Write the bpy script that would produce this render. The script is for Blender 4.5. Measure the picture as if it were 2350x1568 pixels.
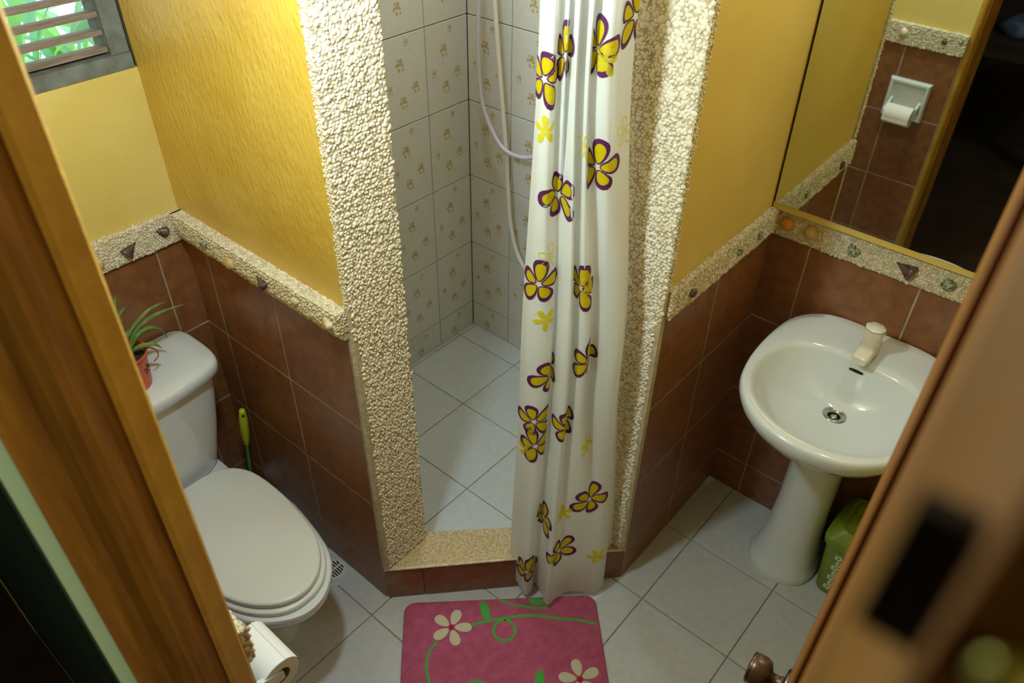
import bpy, bmesh, math, random
import numpy as np
from mathutils import Vector, Matrix

for o in list(bpy.data.objects):
    bpy.data.objects.remove(o, do_unlink=True)
scene = bpy.context.scene
COL = scene.collection
random.seed(7)
rng = np.random.default_rng(7)

# ------------------------------------------------------------------ camera
CAM = (1.9675, 1.8667, 2.1891)
YAW, PITCH, ROLL, FPX = 3.8381, -0.6788, 0.0185, 1802.87
cy_, sy_, cp_, sp_ = math.cos(YAW), math.sin(YAW), math.cos(PITCH), math.sin(PITCH)
Fv = Vector((cy_*cp_, sy_*cp_, sp_)); Rv = Vector((sy_, -cy_, 0)); Uv = Rv.cross(Fv)
Rr = Rv*math.cos(ROLL) + Uv*math.sin(ROLL); Ur = -Rv*math.sin(ROLL) + Uv*math.cos(ROLL)
cam_data = bpy.data.cameras.new('camera')
cam_data.sensor_width = 36.0
cam_data.lens = FPX/2350*36.0
cam_data.clip_start = 0.005
cam_data.dof.use_dof = True
cam_data.dof.focus_distance = 1.9
cam_data.dof.aperture_fstop = 4.8
cam = bpy.data.objects.new('camera', cam_data); COL.objects.link(cam)
cam.matrix_world = Matrix(((Rr.x, Ur.x, -Fv.x, CAM[0]), (Rr.y, Ur.y, -Fv.y, CAM[1]), (Rr.z, Ur.z, -Fv.z, CAM[2]), (0, 0, 0, 1)))
scene.camera = cam

# ------------------------------------------------------------------ world, lights, exposure
world = bpy.data.worlds.new('sky'); scene.world = world; world.use_nodes = True
bg = world.node_tree.nodes['Background']
bg.inputs[0].default_value = (0.86, 1.0, 0.93, 1); bg.inputs[1].default_value = 2.6
lamp_d = bpy.data.lights.new('ceiling_bulb', 'POINT')
lamp_d.energy = 37; lamp_d.color = (0.70, 0.90, 1.0); lamp_d.shadow_soft_size = 0.05
lamp = bpy.data.objects.new('ceiling_bulb', lamp_d); COL.objects.link(lamp)
lamp.location = (1.43, 0.93, 2.10)
hall_d = bpy.data.lights.new('hall_fill', 'POINT'); hall_d.energy = 95; hall_d.color = (0.9, 1.0, 0.85); hall_d.shadow_soft_size = 0.15
hall_l = bpy.data.objects.new('hall_fill', hall_d); COL.objects.link(hall_l); hall_l.location = (1.97, 3.0, 2.2)  # unseen light, added to brighten the left door jamb and hall
sh_d = bpy.data.lights.new('shower_fill', 'POINT'); sh_d.energy = 20; sh_d.color = (0.70, 0.88, 1.0); sh_d.shadow_soft_size = 0.08
sh_l = bpy.data.objects.new('shower_fill', sh_d); COL.objects.link(sh_l); sh_l.location = (.52, .42, 2.5)  # unseen light, added to lift the dim shower tiles
vn_d = bpy.data.lights.new('basin_fill', 'POINT'); vn_d.energy = 11; vn_d.color = (0.72, 0.92, 1.0); vn_d.shadow_soft_size = 0.05
vn_l = bpy.data.objects.new('basin_fill', vn_d); COL.objects.link(vn_l); vn_l.location = (.16, 1.60, 2.38)  # unseen light, added as fill for the basin and right partition
vs = scene.view_settings
vs.view_transform = 'Standard'; vs.look = 'None'; vs.gamma = 1.0; vs.exposure = 0.0
vs.use_curve_mapping = False

# ------------------------------------------------------------------ materials
MAT = {}
def srgb(r, g, b):
    f = lambda c: ((c/255)/12.92 if c/255 <= 0.04045 else ((c/255+0.055)/1.055)**2.4)
    return (f(r), f(g), f(b), 1)
def material(name, col, rough=0.5, col2=None, nscale=8, nstretch=None, bump=0, bscale=60, metal=0, spec=0.5, objrand=0, translucent=0, coat=0, bstretch=None, contrast=(0.35, 0.65)):
    m = bpy.data.materials.new(name); m.use_nodes = True; MAT[name] = m
    nt = m.node_tree; N = nt.nodes; L = nt.links; p = N['Principled BSDF']
    p.inputs['Base Color'].default_value = col; p.inputs['Roughness'].default_value = rough
    p.inputs['Metallic'].default_value = metal; p.inputs['Specular IOR Level'].default_value = spec
    p.inputs['Coat Weight'].default_value = coat
    tc = N.new('ShaderNodeTexCoord')
    def mapped(st):
        mp = N.new('ShaderNodeMapping'); L.new(tc.outputs['Object'], mp.inputs[0])
        if st: mp.inputs['Scale'].default_value = st
        return mp.outputs[0]
    out = None
    if col2 is not None:
        n = N.new('ShaderNodeTexNoise'); n.inputs['Scale'].default_value = nscale; n.inputs['Detail'].default_value = 6
        L.new(mapped(nstretch), n.inputs['Vector'])
        r = N.new('ShaderNodeValToRGB'); r.color_ramp.elements[0].color = col; r.color_ramp.elements[1].color = col2
        r.color_ramp.elements[0].position = contrast[0]; r.color_ramp.elements[1].position = contrast[1]
        L.new(n.outputs['Fac'], r.inputs[0]); out = r.outputs[0]
    if objrand:
        oi = N.new('ShaderNodeObjectInfo'); mr = N.new('ShaderNodeMapRange')
        mr.inputs['To Min'].default_value = 1-objrand; mr.inputs['To Max'].default_value = 1+objrand
        L.new(oi.outputs['Random'], mr.inputs['Value'])
        hs = N.new('ShaderNodeHueSaturation'); L.new(mr.outputs[0], hs.inputs['Value'])
        if out: L.new(out, hs.inputs['Color'])
        else: hs.inputs['Color'].default_value = col
        out = hs.outputs[0]
    if out: L.new(out, p.inputs['Base Color'])
    if bump:
        n2 = N.new('ShaderNodeTexNoise'); n2.inputs['Scale'].default_value = bscale; n2.inputs['Detail'].default_value = 4
        L.new(mapped(bstretch), n2.inputs['Vector'])
        b = N.new('ShaderNodeBump'); b.inputs['Strength'].default_value = 1.0; b.inputs['Distance'].default_value = bump
        L.new(n2.outputs['Fac'], b.inputs['Height']); L.new(b.outputs[0], p.inputs['Normal'])
    if translucent:
        t = N.new('ShaderNodeBsdfTranslucent'); t.inputs['Color'].default_value = col
        mx = N.new('ShaderNodeMixShader'); mx.inputs[0].default_value = translucent
        L.new(p.outputs[0], mx.inputs[1]); L.new(t.outputs[0], mx.inputs[2])
        L.new(mx.outputs[0], N['Material Output'].inputs['Surface'])
    return m

material('paint_gold', srgb(202, 164, 60), 0.36, srgb(214, 180, 82), 5, None, 0.0036, 48, spec=0.6, bstretch=(1, 1.9, .8))
material('paint_pale', srgb(212, 186, 100), 0.6, srgb(218, 194, 112), 5, None, 0.0010, 70, spec=0.4)
material('paint_ochre', srgb(212, 180, 90), 0.55, srgb(220, 190, 102), 4, None, 0.0010, 60, spec=0.4)
material('paint_ceiling', srgb(150, 124, 86), 0.8)
material('brown_tile', srgb(122, 76, 42), 0.34, srgb(142, 92, 54), 26, None, 0.0003, 120, objrand=0.08)
material('grout_light', srgb(176, 168, 152), 0.9, srgb(150, 138, 116), 14)
material('grout_dark', srgb(92, 78, 64), 0.9)
material('shower_tile', srgb(210, 210, 206), 0.22, srgb(216, 216, 212), 90, objrand=0.015)
material('sprig_print', srgb(188, 164, 110), 0.3, srgb(196, 174, 124), 300)
material('floor_tile', srgb(190, 190, 190), 0.35, srgb(199, 198, 196), 40, objrand=0.02)
material('floor_grout', srgb(150, 138, 114), 0.9)
material('shower_floor_tile', srgb(190, 196, 198), 0.4, srgb(198, 202, 202), 40, objrand=0.02)
material('mortar', srgb(206, 192, 162), 0.95, srgb(180, 164, 132), 60, None, 0.002, 120)
material('pebble_white', srgb(246, 240, 224), 0.75, srgb(228, 214, 184), 70, spec=0.3)
material('pebble_cream', srgb(228, 218, 194), 0.6, srgb(200, 182, 148), 70, spec=0.4)
material('curb_stone', srgb(214, 194, 150), 0.5, srgb(176, 148, 104), 120, None, 0.0006, 160)
material('ceramic', srgb(220, 224, 224), 0.09, spec=0.6, coat=0.4)
material('seat_plastic', srgb(222, 221, 214), 0.3)
material('hinge_plastic', srgb(196, 206, 226), 0.3)
material('chrome', srgb(190, 190, 186), 0.22, metal=1)
material('dark_hole', srgb(14, 14, 14), 0.8)
material('tap_plastic', srgb(230, 222, 206), 0.25)
material('grey_line', srgb(84, 84, 92), 0.5)
material('curtain', srgb(244, 246, 244), 0.35, translucent=0.4, bump=0.0008, bscale=40)
material('print_yellow', srgb(240, 220, 24), 0.5, translucent=0.55)
material('print_pale_yellow', srgb(246, 234, 70), 0.5, translucent=0.55)
material('print_purple', srgb(104, 44, 104), 0.5, translucent=0.4)
material('mat_pink', srgb(202, 96, 128), 0.95, srgb(184, 82, 114), 40, (1, 1, 1), 0.004, 500)
material('mat_cream', srgb(216, 206, 176), 0.95, bump=0.003, bscale=500)
material('mat_green', srgb(84, 176, 74), 0.95, bump=0.003, bscale=500)
material('mat_red', srgb(170, 30, 50), 0.95)
material('hose_lilac', srgb(206, 200, 222), 0.35)
material('hose_white', srgb(222, 220, 216), 0.35)
material('wood_frame', srgb(138, 92, 30), 0.6, srgb(112, 70, 20), 9, (6, 6, .6), 0.0004, 60, spec=0.15)
material('wood_door', srgb(140, 88, 26), 0.6, srgb(108, 64, 18), 8, (6, 6, .5), spec=0.15)
material('wood_frame_lit', srgb(194, 148, 46), 0.55, srgb(180, 134, 40), 20, None, 0.001, 90)  # frame wood with the light falling on it put into a yellower colour
material('green_strip', srgb(150, 168, 130), 0.6)
material('hall_green', srgb(58, 92, 62), 0.7, srgb(50, 80, 54), 8)
material('hall_wall', srgb(70, 58, 48), 0.9)
material('hall_floor', srgb(52, 36, 26), 0.4, srgb(40, 28, 20), 6)
material('dark_wood', srgb(44, 30, 24), 0.5)
material('blue_cloth', srgb(96, 116, 160), 0.5, srgb(60, 74, 110), 18)
material('black_metal', srgb(38, 36, 46), 0.4)
material('brass', srgb(190, 180, 80), 0.3, metal=0.6)
material('bronze_knob', srgb(96, 70, 46), 0.3, metal=0.35)
material('nickel', srgb(130, 122, 116), 0.25, metal=1)
material('louver_wood', srgb(140, 120, 104), 0.8, srgb(112, 94, 80), 14, (1, 8, 8))
material('window_grey', srgb(122, 128, 124), 0.8, srgb(98, 98, 90), 22)
material('leaf_teal', srgb(150, 206, 182), 0.5, srgb(170, 220, 180), 6, translucent=0.4)
material('leaf_lime', srgb(150, 214, 120), 0.5, srgb(130, 200, 120), 6, translucent=0.4)
material('garden_ground', srgb(236, 240, 232), 0.9)
material('plant_leaf', srgb(88, 128, 58), 0.45, srgb(130, 156, 84), 60, translucent=0.25)
material('pot_orange', srgb(206, 96, 60), 0.35)
material('soil', srgb(36, 26, 22), 0.95, srgb(56, 40, 32), 200, None, 0.003, 200)
material('pot_mark', srgb(40, 26, 24), 0.5)
material('brush_yellow', srgb(200, 214, 40), 0.35)
material('brush_green', srgb(62, 170, 62), 0.35)
material('brush_white', srgb(220, 220, 214), 0.5)
material('bin_green', srgb(132, 150, 44), 0.4, srgb(118, 138, 40), 12)
material('bin_print', srgb(206, 214, 180), 0.5)
material('paper', srgb(240, 238, 232), 0.9, bump=0.0004, bscale=300)
material('cardboard', srgb(140, 116, 90), 0.9)
material('mirror_glass', (0.74, 0.78, 0.68, 1), 0.015, metal=1)
material('mirror_edge', srgb(50, 56, 52), 0.3)
material('shell_brown', srgb(110, 84, 62), 0.35, srgb(60, 42, 34), 120, contrast=(.4, .6))
material('shell_dark', srgb(70, 48, 44), 0.3, srgb(104, 78, 70), 90)
material('shell_green', srgb(70, 84, 56), 0.4, srgb(176, 178, 140), 160, contrast=(.42, .58))
material('shell_orange', srgb(226, 146, 44), 0.5, srgb(214, 128, 34), 60)
material('shell_beige', srgb(206, 178, 130), 0.5, srgb(186, 152, 104), 60)
material('shell_white', srgb(232, 222, 200), 0.4, srgb(206, 176, 140), 70)

# ------------------------------------------------------------------ mesh helpers
def V3(a): return Vector(a)
def mesh_from(name, verts, faces, smooth=False, recalc=True, auto=None):
    me = bpy.data.meshes.new(name); me.from_pydata([tuple(v) for v in verts], [], faces)
    if recalc:
        bm = bmesh.new(); bm.from_mesh(me); bmesh.ops.recalc_face_normals(bm, faces=bm.faces); bm.to_mesh(me); bm.free()
    if smooth:
        me.polygons.foreach_set('use_smooth', [True]*len(me.polygons))
        if auto: 
            try: me.set_sharp_from_angle(angle=math.radians(auto))
            except Exception: pass
    me.update(); return me
def link(name, me, mat, parent=None, matrix=None, kind=None, label=None):
    o = bpy.data.objects.new(name, me); COL.objects.link(o)
    if mat is not None and len(me.materials) == 0: me.materials.append(MAT[mat])
    if parent is not None:
        o.parent = parent; o.matrix_parent_inverse = Matrix.Translation(-Vector(parent.location)) if parent.type == 'EMPTY' else Matrix.Identity(4)
    if matrix is not None: o.matrix_basis = matrix
    if kind: o['kind'] = kind
    if label: o['label'] = label
    return o
def obj(name, verts, faces, mat, parent=None, smooth=False, kind=None, label=None, auto=None, recalc=True):
    return link(name, mesh_from(name, verts, faces, smooth, recalc, auto), mat, parent, None, kind, label)
def thing(name, label, cat, loc, group=None):
    o = bpy.data.objects.new(name, None); COL.objects.link(o); o.location = loc; o.empty_display_size = 0.05
    o['label'] = label; o['category'] = cat
    if group: o['group'] = group
    return o
def tag(o, label, cat, group=None):
    o['label'] = label; o['category'] = cat
    if group: o['group'] = group
    return o
def box(x0, x1, y0, y1, z0, z1):
    v = [(x0,y0,z0),(x1,y0,z0),(x1,y1,z0),(x0,y1,z0),(x0,y0,z1),(x1,y0,z1),(x1,y1,z1),(x0,y1,z1)]
    return v, [(0,3,2,1),(4,5,6,7),(0,1,5,4),(1,2,6,5),(2,3,7,6),(3,0,4,7)]
def join(*parts):
    V = []; F = []
    for v, f in parts:
        n = len(V); V += list(v); F += [tuple(i+n for i in q) for q in f]
    return V, F
def catmull(pts, n, closed=False):
    P = [np.array(p, float) for p in pts]; m = len(P); out = []
    segs = m if closed else m-1
    for k in range(n):
        x = k/n*segs if closed else k/(n-1)*segs
        i = min(int(x), segs-1); f = x-i
        g = (lambda j: P[j % m]) if closed else (lambda j: P[min(max(j, 0), m-1)])
        p0, p1, p2, p3 = g(i-1), g(i), g(i+1), g(i+2)
        out.append(.5*((2*p1)+(-p0+p2)*f+(2*p0-5*p1+4*p2-p3)*f*f+(-p0+3*p1-3*p2+p3)*f**3))
    return out
def loft(rings, cap0=True, cap1=True, closed=True):
    n = len(rings[0]); V = [tuple(p) for r in rings for p in r]; F = []
    for i in range(len(rings)-1):
        for j in range(n if closed else n-1):
            k = (j+1) % n
            F.append((i*n+j, i*n+k, (i+1)*n+k, (i+1)*n+j))
    if cap0: F.append(tuple(range(n-1, -1, -1)))
    if cap1: F.append(tuple((len(rings)-1)*n+j for j in range(n)))
    return V, F
def circle(c, r, n=24, ax='z', ry=None):
    ry = r if ry is None else ry; out = []
    for k in range(n):
        a = 2*math.pi*k/n; u, w = r*math.cos(a), ry*math.sin(a)
        out.append((c[0]+u, c[1]+w, c[2]) if ax == 'z' else ((c[0]+u, c[1], c[2]+w) if ax == 'y' else (c[0], c[1]+u, c[2]+w)))
    return out
def lathe(c, prof, n=24, ax='z', cap0=True, cap1=True):
    rings = []
    for r, h in prof:
        cc = (c[0], c[1], c[2]+h) if ax == 'z' else ((c[0], c[1]+h, c[2]) if ax == 'y' else (c[0]+h, c[1], c[2]))
        rings.append(circle(cc, max(r, 1e-4), n, ax))
    return loft(rings, cap0, cap1)
def tube(pts, r, n=10, samples=40, caps=True):
    C = catmull(pts, samples); rings = []; up = np.array([0.13, 0.21, 0.97])
    rr = r if callable(r) else (lambda t: r)
    prev = None
    for i, p in enumerate(C):
        t = C[min(i+1, samples-1)]-C[max(i-1, 0)]; t = t/(np.linalg.norm(t)+1e-12)
        a = (up if prev is None else prev); a = a-t*(a@t)
        if np.linalg.norm(a) < 1e-3: a = np.array([1., 0, 0])-t*t[0]
        a = a/np.linalg.norm(a); prev = a; b = np.cross(t, a); q = rr(i/(samples-1))
        rings.append([p+q*(a*math.cos(2*math.pi*k/n)+b*math.sin(2*math.pi*k/n)) for k in range(n)])
    return loft(rings, caps, caps)
def extrude_z(poly, z0, z1):
    return loft([[(x, y, z0) for x, y in poly], [(x, y, z1) for x, y in poly]])
_slabs = {}
def slab_mesh(w, h, t=0.008, b=0.0012):
    k = (round(w, 3), round(h, 3), t, b)
    if k not in _slabs:
        _slabs[k] = poly_slab([(-w/2, -h/2), (w/2, -h/2), (w/2, h/2), (-w/2, h/2)], t, b)
    return _slabs[k]
def poly_slab(poly, t=0.008, b=0.0012):
    c = np.mean(np.array(poly), axis=0)
    P = np.array(poly); n = len(P); inner = []
    for i in range(n):
        d = c-P[i]; L = np.linalg.norm(d)+1e-9; inner.append(P[i]+d/L*min(b*1.4, L*.5))
    rings = [[(p[0], p[1], 0) for p in P], [(p[0], p[1], t-b) for p in P], [(p[0], p[1], t) for p in inner]]
    return mesh_from('tile', *loft(rings, False, True), recalc=False)
def frame_mat(o, ex, ey, en):
    return Matrix(((ex[0], ey[0], en[0], o[0]), (ex[1], ey[1], en[1], o[1]), (ex[2], ey[2], en[2], o[2]), (0, 0, 0, 1)))
def clip_poly(poly, conv):
    out = list(poly); n = len(conv)
    for i in range(n):
        a, b = conv[i], conv[(i+1) % n]; inp = out; out = []
        side = lambda p: (b[0]-a[0])*(p[1]-a[1])-(b[1]-a[1])*(p[0]-a[0])
        for j in range(len(inp)):
            p, q = inp[j], inp[(j+1) % len(inp)]; sp, sq = side(p), side(q)
            if sp >= 0: out.append(p)
            if (sp >= 0) != (sq >= 0):
                t = sp/(sp-sq); out.append((p[0]+t*(q[0]-p[0]), p[1]+t*(q[1]-p[1])))
        if not out: return []
    res = []
    for p in out:
        if not res or math.hypot(p[0]-res[-1][0], p[1]-res[-1][1]) > 1e-4: res.append(p)
    return res

GAP = 0.0032
def wall_tiles(parent, us, zs, origin, ex, en, mat, t=0.008, prints=None):
    """tiles between consecutive u lines and z lines; origin is at u=0,z=0 on the bed plane"""
    O = Vector(origin); ex = Vector(ex); en = Vector(en); ez = Vector((0, 0, 1))
    for i in range(len(us)-1):
        for j in range(len(zs)-1):
            w = us[i+1]-us[i]-GAP; h = abs(zs[j+1]-zs[j])-GAP
            if w < .01 or h < .01: continue
            c = O+ex*((us[i]+us[i+1])/2)+ez*((zs[j]+zs[j+1])/2)
            o = link('tile', slab_mesh(w, h, t), mat, parent, frame_mat(c, ex, ez, en))
            if prints: prints(o, w, h, t)

# ------------------------------------------------------------------ pebbles
def dome(n):
    a = np.arange(n)*2*math.pi/n
    r0 = np.stack([np.cos(a), np.sin(a), np.zeros(n)-.15], 1)
    r1 = np.stack([.86*np.cos(a), .86*np.sin(a), np.full(n, .5)], 1)
    r2 = np.stack([.5*np.cos(a), .5*np.sin(a), np.full(n, .86)], 1)
    V = np.concatenate([r0, r1, r2, [[0, 0, 1.]]])
    F = []
    for k in range(n):
        m = (k+1) % n
        F += [(k, m, n+m), (k, n+m, n+k), (n+k, n+m, 2*n+m), (n+k, 2*n+m, 2*n+k), (2*n+k, 2*n+m, 3*n)]
    return V, np.array(F)
def pebble_params(w, h, size):
    pts = []
    rows = int(h/(size*.82)); cols = int(w/size)
    for r in range(rows+1):
        for c in range(cols+1):
            u = (c+.5*(r % 2))*size+rng.normal(0, size*.16); v = r*size*.82+rng.normal(0, size*.16)
            if u < size*.15 or u > w-size*.15 or v < 0 or v > h: continue
            s = size*rng.uniform(.34, .86); pts.append((u, v, s, s*rng.uniform(.62, 1.0), rng.uniform(.45, 1.05)*size*.42, rng.uniform(0, math.pi), rng.uniform(-.25, .25), rng.uniform(-.25, .25)))
    return np.array(pts)
def pebble_mesh(P, origin, eu, ev, en, n=6):
    DV, DF = dome(n); K = len(DV); M = len(P)
    u, v, a, b, hgt, th, tx, ty = P.T
    x = DV[None, :, 0]*a[:, None]; y = DV[None, :, 1]*b[:, None]; z = DV[None, :, 2]*hgt[:, None]
    jit = rng.uniform(.74, 1.2, (M, K)); x = x*jit; y = y*jit
    X = x*np.cos(th)[:, None]-y*np.sin(th)[:, None]; Y = x*np.sin(th)[:, None]+y*np.cos(th)[:, None]
    z = z+np.where(DV[None, :, 2] > 0, X*tx[:, None]+Y*ty[:, None], 0)
    X = X+u[:, None]; Y = Y+v[:, None]
    O, eu, ev, en = map(np.array, (origin, eu, ev, en))
    W = O+X[..., None]*eu+Y[..., None]*ev+z[..., None]*en
    F = (DF[None]+(np.arange(M)*K)[:, None, None]).reshape(-1, 3)
    me = bpy.data.meshes.new('pebbles'); nv = M*K; nf = len(F)
    me.vertices.add(nv); me.vertices.foreach_set('co', W.reshape(-1).astype(np.float32))
    me.loops.add(nf*3); me.loops.foreach_set('vertex_index', F.reshape(-1).astype(np.int32))
    me.polygons.add(nf); me.polygons.foreach_set('loop_start', (np.arange(nf)*3).astype(np.int32))
    try: me.polygons.foreach_set('loop_total', np.full(nf, 3, np.int32))
    except Exception: pass
    me.polygons.foreach_set('use_smooth', np.ones(nf, bool)); me.update(); me.validate()
    return me
def pebble_cover(parent, origin, eu, ev, en, w, h, size, mat, individuals=0, name='pebbles', n=6):
    P = pebble_params(w, h, size)
    if individuals:
        C = np.array(origin)+P[:, 0:1]*np.array(eu)+P[:, 1:2]*np.array(ev)
        vis = C[:, 2] < 1.83
        d = np.linalg.norm(C-np.array(CAM), axis=1)+np.where(vis, 0, 99)-P[:, 2]*30
        idx = np.argsort(d)[:individuals]; mask = np.ones(len(P), bool); mask[idx] = False
        DV, DF = dome(7)
        shapes = []
        for k in range(6):
            q = DV*rng.uniform(.78, 1.18, DV.shape); me = mesh_from('pebble', q, [tuple(int(i) for i in f) for f in DF], True, False)
            me.materials.append(MAT[mat]); shapes.append(me)
        E = Matrix((tuple(eu), tuple(ev), tuple(en))).transposed()
        for i in idx:
            u, v, a, b, hg, th, tx, ty = P[i]
            R3 = E @ Matrix.Rotation(th, 3, 'Z') @ Matrix.Diagonal((a, b, hg))
            p = Vector(origin)+Vector(eu)*u+Vector(ev)*v
            link('pebble', shapes[int(i) % 6], None, parent, Matrix.Translation(p) @ R3.to_4x4())
        P = P[mask]
    return link(name, pebble_mesh(P, origin, eu, ev, en, n), mat, parent, None, 'stuff')

# ================================================================== SETTING
W_X = 1.745      # entrance wall face
def structure(name, parts, mat, **kw):
    return obj(name, *join(*parts), mat, kind='structure', **kw)
CEIL = 2.62
floor = structure('floor', [box(-.1, 1.9, -.16, 2.05, -.08, -.004)], 'floor_grout')
ceiling = structure('ceiling', [box(-.2, 5.0, -.8, 3.4, CEIL, CEIL+.06)], 'paint_ceiling')
w_sl = structure('wall_shower_left', [box(-.15, 1.115, -.16, -.008, 0, CEIL)], 'grout_dark')
w_sr = structure('wall_shower_right', [box(-.15, -.008, -.008, 1.08, 0, CEIL)], 'grout_dark')
w_left = structure('wall_left', [box(1.115, 1.9, -.16, -.034, 0, 1.505), box(1.115, 1.9, -.16, -.034, 2.06, CEIL), box(1.64, 1.9, -.16, -.034, 1.505, 2.06)], 'paint_pale')
w_right = structure('wall_right', [box(-.15, -.006, 1.08, 2.06, 0, CEIL)], 'paint_ochre')
w_pl = structure('wall_partition_left', [box(.955, 1.1165, -.034, .665, 0, CEIL)], 'paint_gold')
w_pr = structure('wall_partition_right', [box(-.006, .575, .995, 1.1745, 0, CEIL)], 'paint_ochre')
w_far = structure('wall_far', [box(-.15, W_X, 1.925, 2.06, 0, CEIL)], 'paint_ochre')
w_ent = structure('wall_entrance', [box(W_X+.003, 1.892, -.034, 1.163, 0, CEIL), box(W_X+.003, 1.892, 1.163, 1.925, 2.46, CEIL), box(W_X+.003, 1.892, 1.925, 2.06, 0, CEIL)], 'paint_pale')

# hall behind the camera
structure('floor_hall', [box(1.9, 5.0, -.8, 3.4, -.08, -.004)], 'hall_floor')
hg = structure('wall_hall_front', [box(1.893, 1.899, -.8, 1.163, -.08, CEIL), box(1.893, 1.899, 1.94, 3.4, -.08, CEIL)], 'hall_green')
structure('wall_hall_back', [box(4.9, 5.0, -.8, 3.4, -.08, CEIL)], 'hall_wall')
structure('wall_hall_left', [box(1.893, 5.0, -.9, -.8, -.08, CEIL)], 'hall_wall')
structure('wall_hall_right', [box(1.893, 5.0, 3.4, 3.5, -.08, CEIL)], 'hall_wall')

# room floor tiles
room = [(-.006, -.034), (W_X+.15, -.034), (W_X+.15, 1.925), (-.006, 1.925)]
fx = [-.003+.3*k for k in range(8)]; fy = [-.223+.3*k for k in range(9)]
def in_shower(x0, x1, y0, y1): return x1 < 1.1 and y1 < 1.1 and (x1+y1) < 1.72
for i in range(-1, 7):
    for j in range(0, 8):
        x0 = -.003+.3*i; y0 = -.223+.3*j
        if in_shower(x0, x0+.3, y0, y0+.3): continue
        g = .0018
        p = clip_poly([(x0+g, y0+g), (x0+.3-g, y0+g), (x0+.3-g, y0+.3-g), (x0+g, y0+.3-g)], room)
        if len(p) < 3 or (max(q[0] for q in p)-min(q[0] for q in p)) < .012 or (max(q[1] for q in p)-min(q[1] for q in p)) < .012: continue
        if len(p) == 4 and abs(p[2][0]-p[0][0]-(.3-2*g)) < 1e-6 and abs(p[2][1]-p[0][1]-(.3-2*g)) < 1e-6:
            link('tile', slab_mesh(.3-2*g, .3-2*g, .004, .001), 'floor_tile', floor, Matrix.Translation((x0+.15, y0+.15, -.004)))
        else:
            link('tile', poly_slab(p, .004, .001), 'floor_tile', floor, Matrix.Translation((0, 0, -.004)))
# shower tray floor
pent = [(-.004, -.004), (.95, -.004), (.95, .66), (.66, .95), (-.004, .95)]
tray = structure('floor_shower', [extrude_z(pent, 0.0, .099)], 'floor_grout')
for i in range(-1, 3):
    for j in range(-1, 3):
        x0 = .397+.3*(i-1)+.0015; y0 = .3145+.3*(j-1)+.0015
        p = clip_poly([(x0, y0), (x0+.297, y0), (x0+.297, y0+.297), (x0, y0+.297)], pent)
        if len(p) < 3: continue
        a = np.array(p)
        if np.ptp(a[:, 0]) < .012 or np.ptp(a[:, 1]) < .012: continue
        link('tile', poly_slab(p, .004, .001), 'shower_floor_tile', tray, Matrix.Translation((0, 0, .099)))

# shower wall tiles with sprig prints
SPRIGS = [(.57, .09, .55), (.41, .31, 1.0), (.17, .54, .6), (.73, .60, .9), (.44, .73, .95)]
_pr = {}
def sprig_mesh(w, h, t, hfull=.2933):
    k = (round(w, 3), round(h, 3))
    if k in _pr: return _pr[k]
    V = []; F = []; r = random.Random(3)
    for s, tt, sc in SPRIGS:
        sc = sc*1.3
        cx = (s-.5)*.197; cyy = h/2-tt*hfull
        lobes = [(-.008, .002, .0062, .0042, .6), (.006, .010, .0050, .0066, .2), (.009, -.001, .0052, .0036, -.5), (-.003, -.011, .0034, .0060, .3), (.001, .003, .0046, .0046, 0), (.010, -.012, .0030, .0044, -.3), (-.004, .013, .0030, .0044, .1)]
        rot = r.uniform(-.5, .5)
        for lx, ly, ra, rb, an in lobes:
            px = cx+sc*(lx*math.cos(rot)-ly*math.sin(rot)); py = cyy+sc*(lx*math.sin(rot)+ly*math.cos(rot))
            if abs(px) > w/2-.008 or abs(py) > h/2-.008: continue
            n0 = len(V)
            for q in range(8):
                a = q*math.pi/4; ux = sc*ra*math.cos(a); uy = sc*rb*math.sin(a); A = an+rot
                V.append((px+ux*math.cos(A)-uy*math.sin(A), py+ux*math.sin(A)+uy*math.cos(A), t+.0003))
            F.append(tuple(range(n0, n0+8)))
    me = mesh_from('flower_print', V, F, recalc=False) if V else None
    _pr[k] = me; return me
def put_print(o, w, h, t):
    me = sprig_mesh(w, h, t)
    if me is None: return
    c = link('flower_print', me, 'sprig_print', None, None); c.parent = o
zsh = [.103]+[1.3985-.2933*k for k in range(4, -4, -1)]+[CEIL]
ush = [0, .197, .394, .591, .788, .955]
wall_tiles(w_sl, [-u for u in ush[::-1]], zsh, (0, -.008, 0), (-1, 0, 0), (0, 1, 0), 'shower_tile', .008, put_print)
wall_tiles(w_sr, ush[:-1]+[.985], zsh, (-.008, 0, 0), (0, 1, 0), (1, 0, 0), 'shower_tile', .008, put_print)

# brown wall tiles
ZR = [0.0, .145, .445, .745, 1.045]
def tiled(parent, us, origin, ex, en, zs=ZR):
    """grout bed + tiles; origin on plaster plane"""
    O = Vector(origin); EX = Vector(ex); EN = Vector(en)
    a = O+EX*us[0]; b = O+EX*us[-1]+EN*.0068
    lo = [min(a[i], b[i]) for i in range(2)]; hi = [max(a[i], b[i]) for i in range(2)]
    obj('grout_bed', *box(lo[0], hi[0], lo[1], hi[1], zs[0], zs[-1]), 'grout_light', parent)
    wall_tiles(parent, us, zs, O+EN*.0012, ex, en, 'brown_tile', .006)
tiled(w_pl, [-.033, .072, .369, .665], (1.1165, 0, 0), (0, 1, 0), (1, 0, 0))
tiled(w_left, [-W_X, -1.51, -1.211, -1.1175], (0, -.034, 0), (-1, 0, 0), (0, 1, 0))
tiled(w_pr, [-.575, -.305, .005], (0, 1.1745, 0), (-1, 0, 0), (0, 1, 0))
tiled(w_right, [1.1755, 1.297, 1.597, 1.897, 1.925], (-.006, 0, 0), (0, 1, 0), (1, 0, 0))
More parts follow.
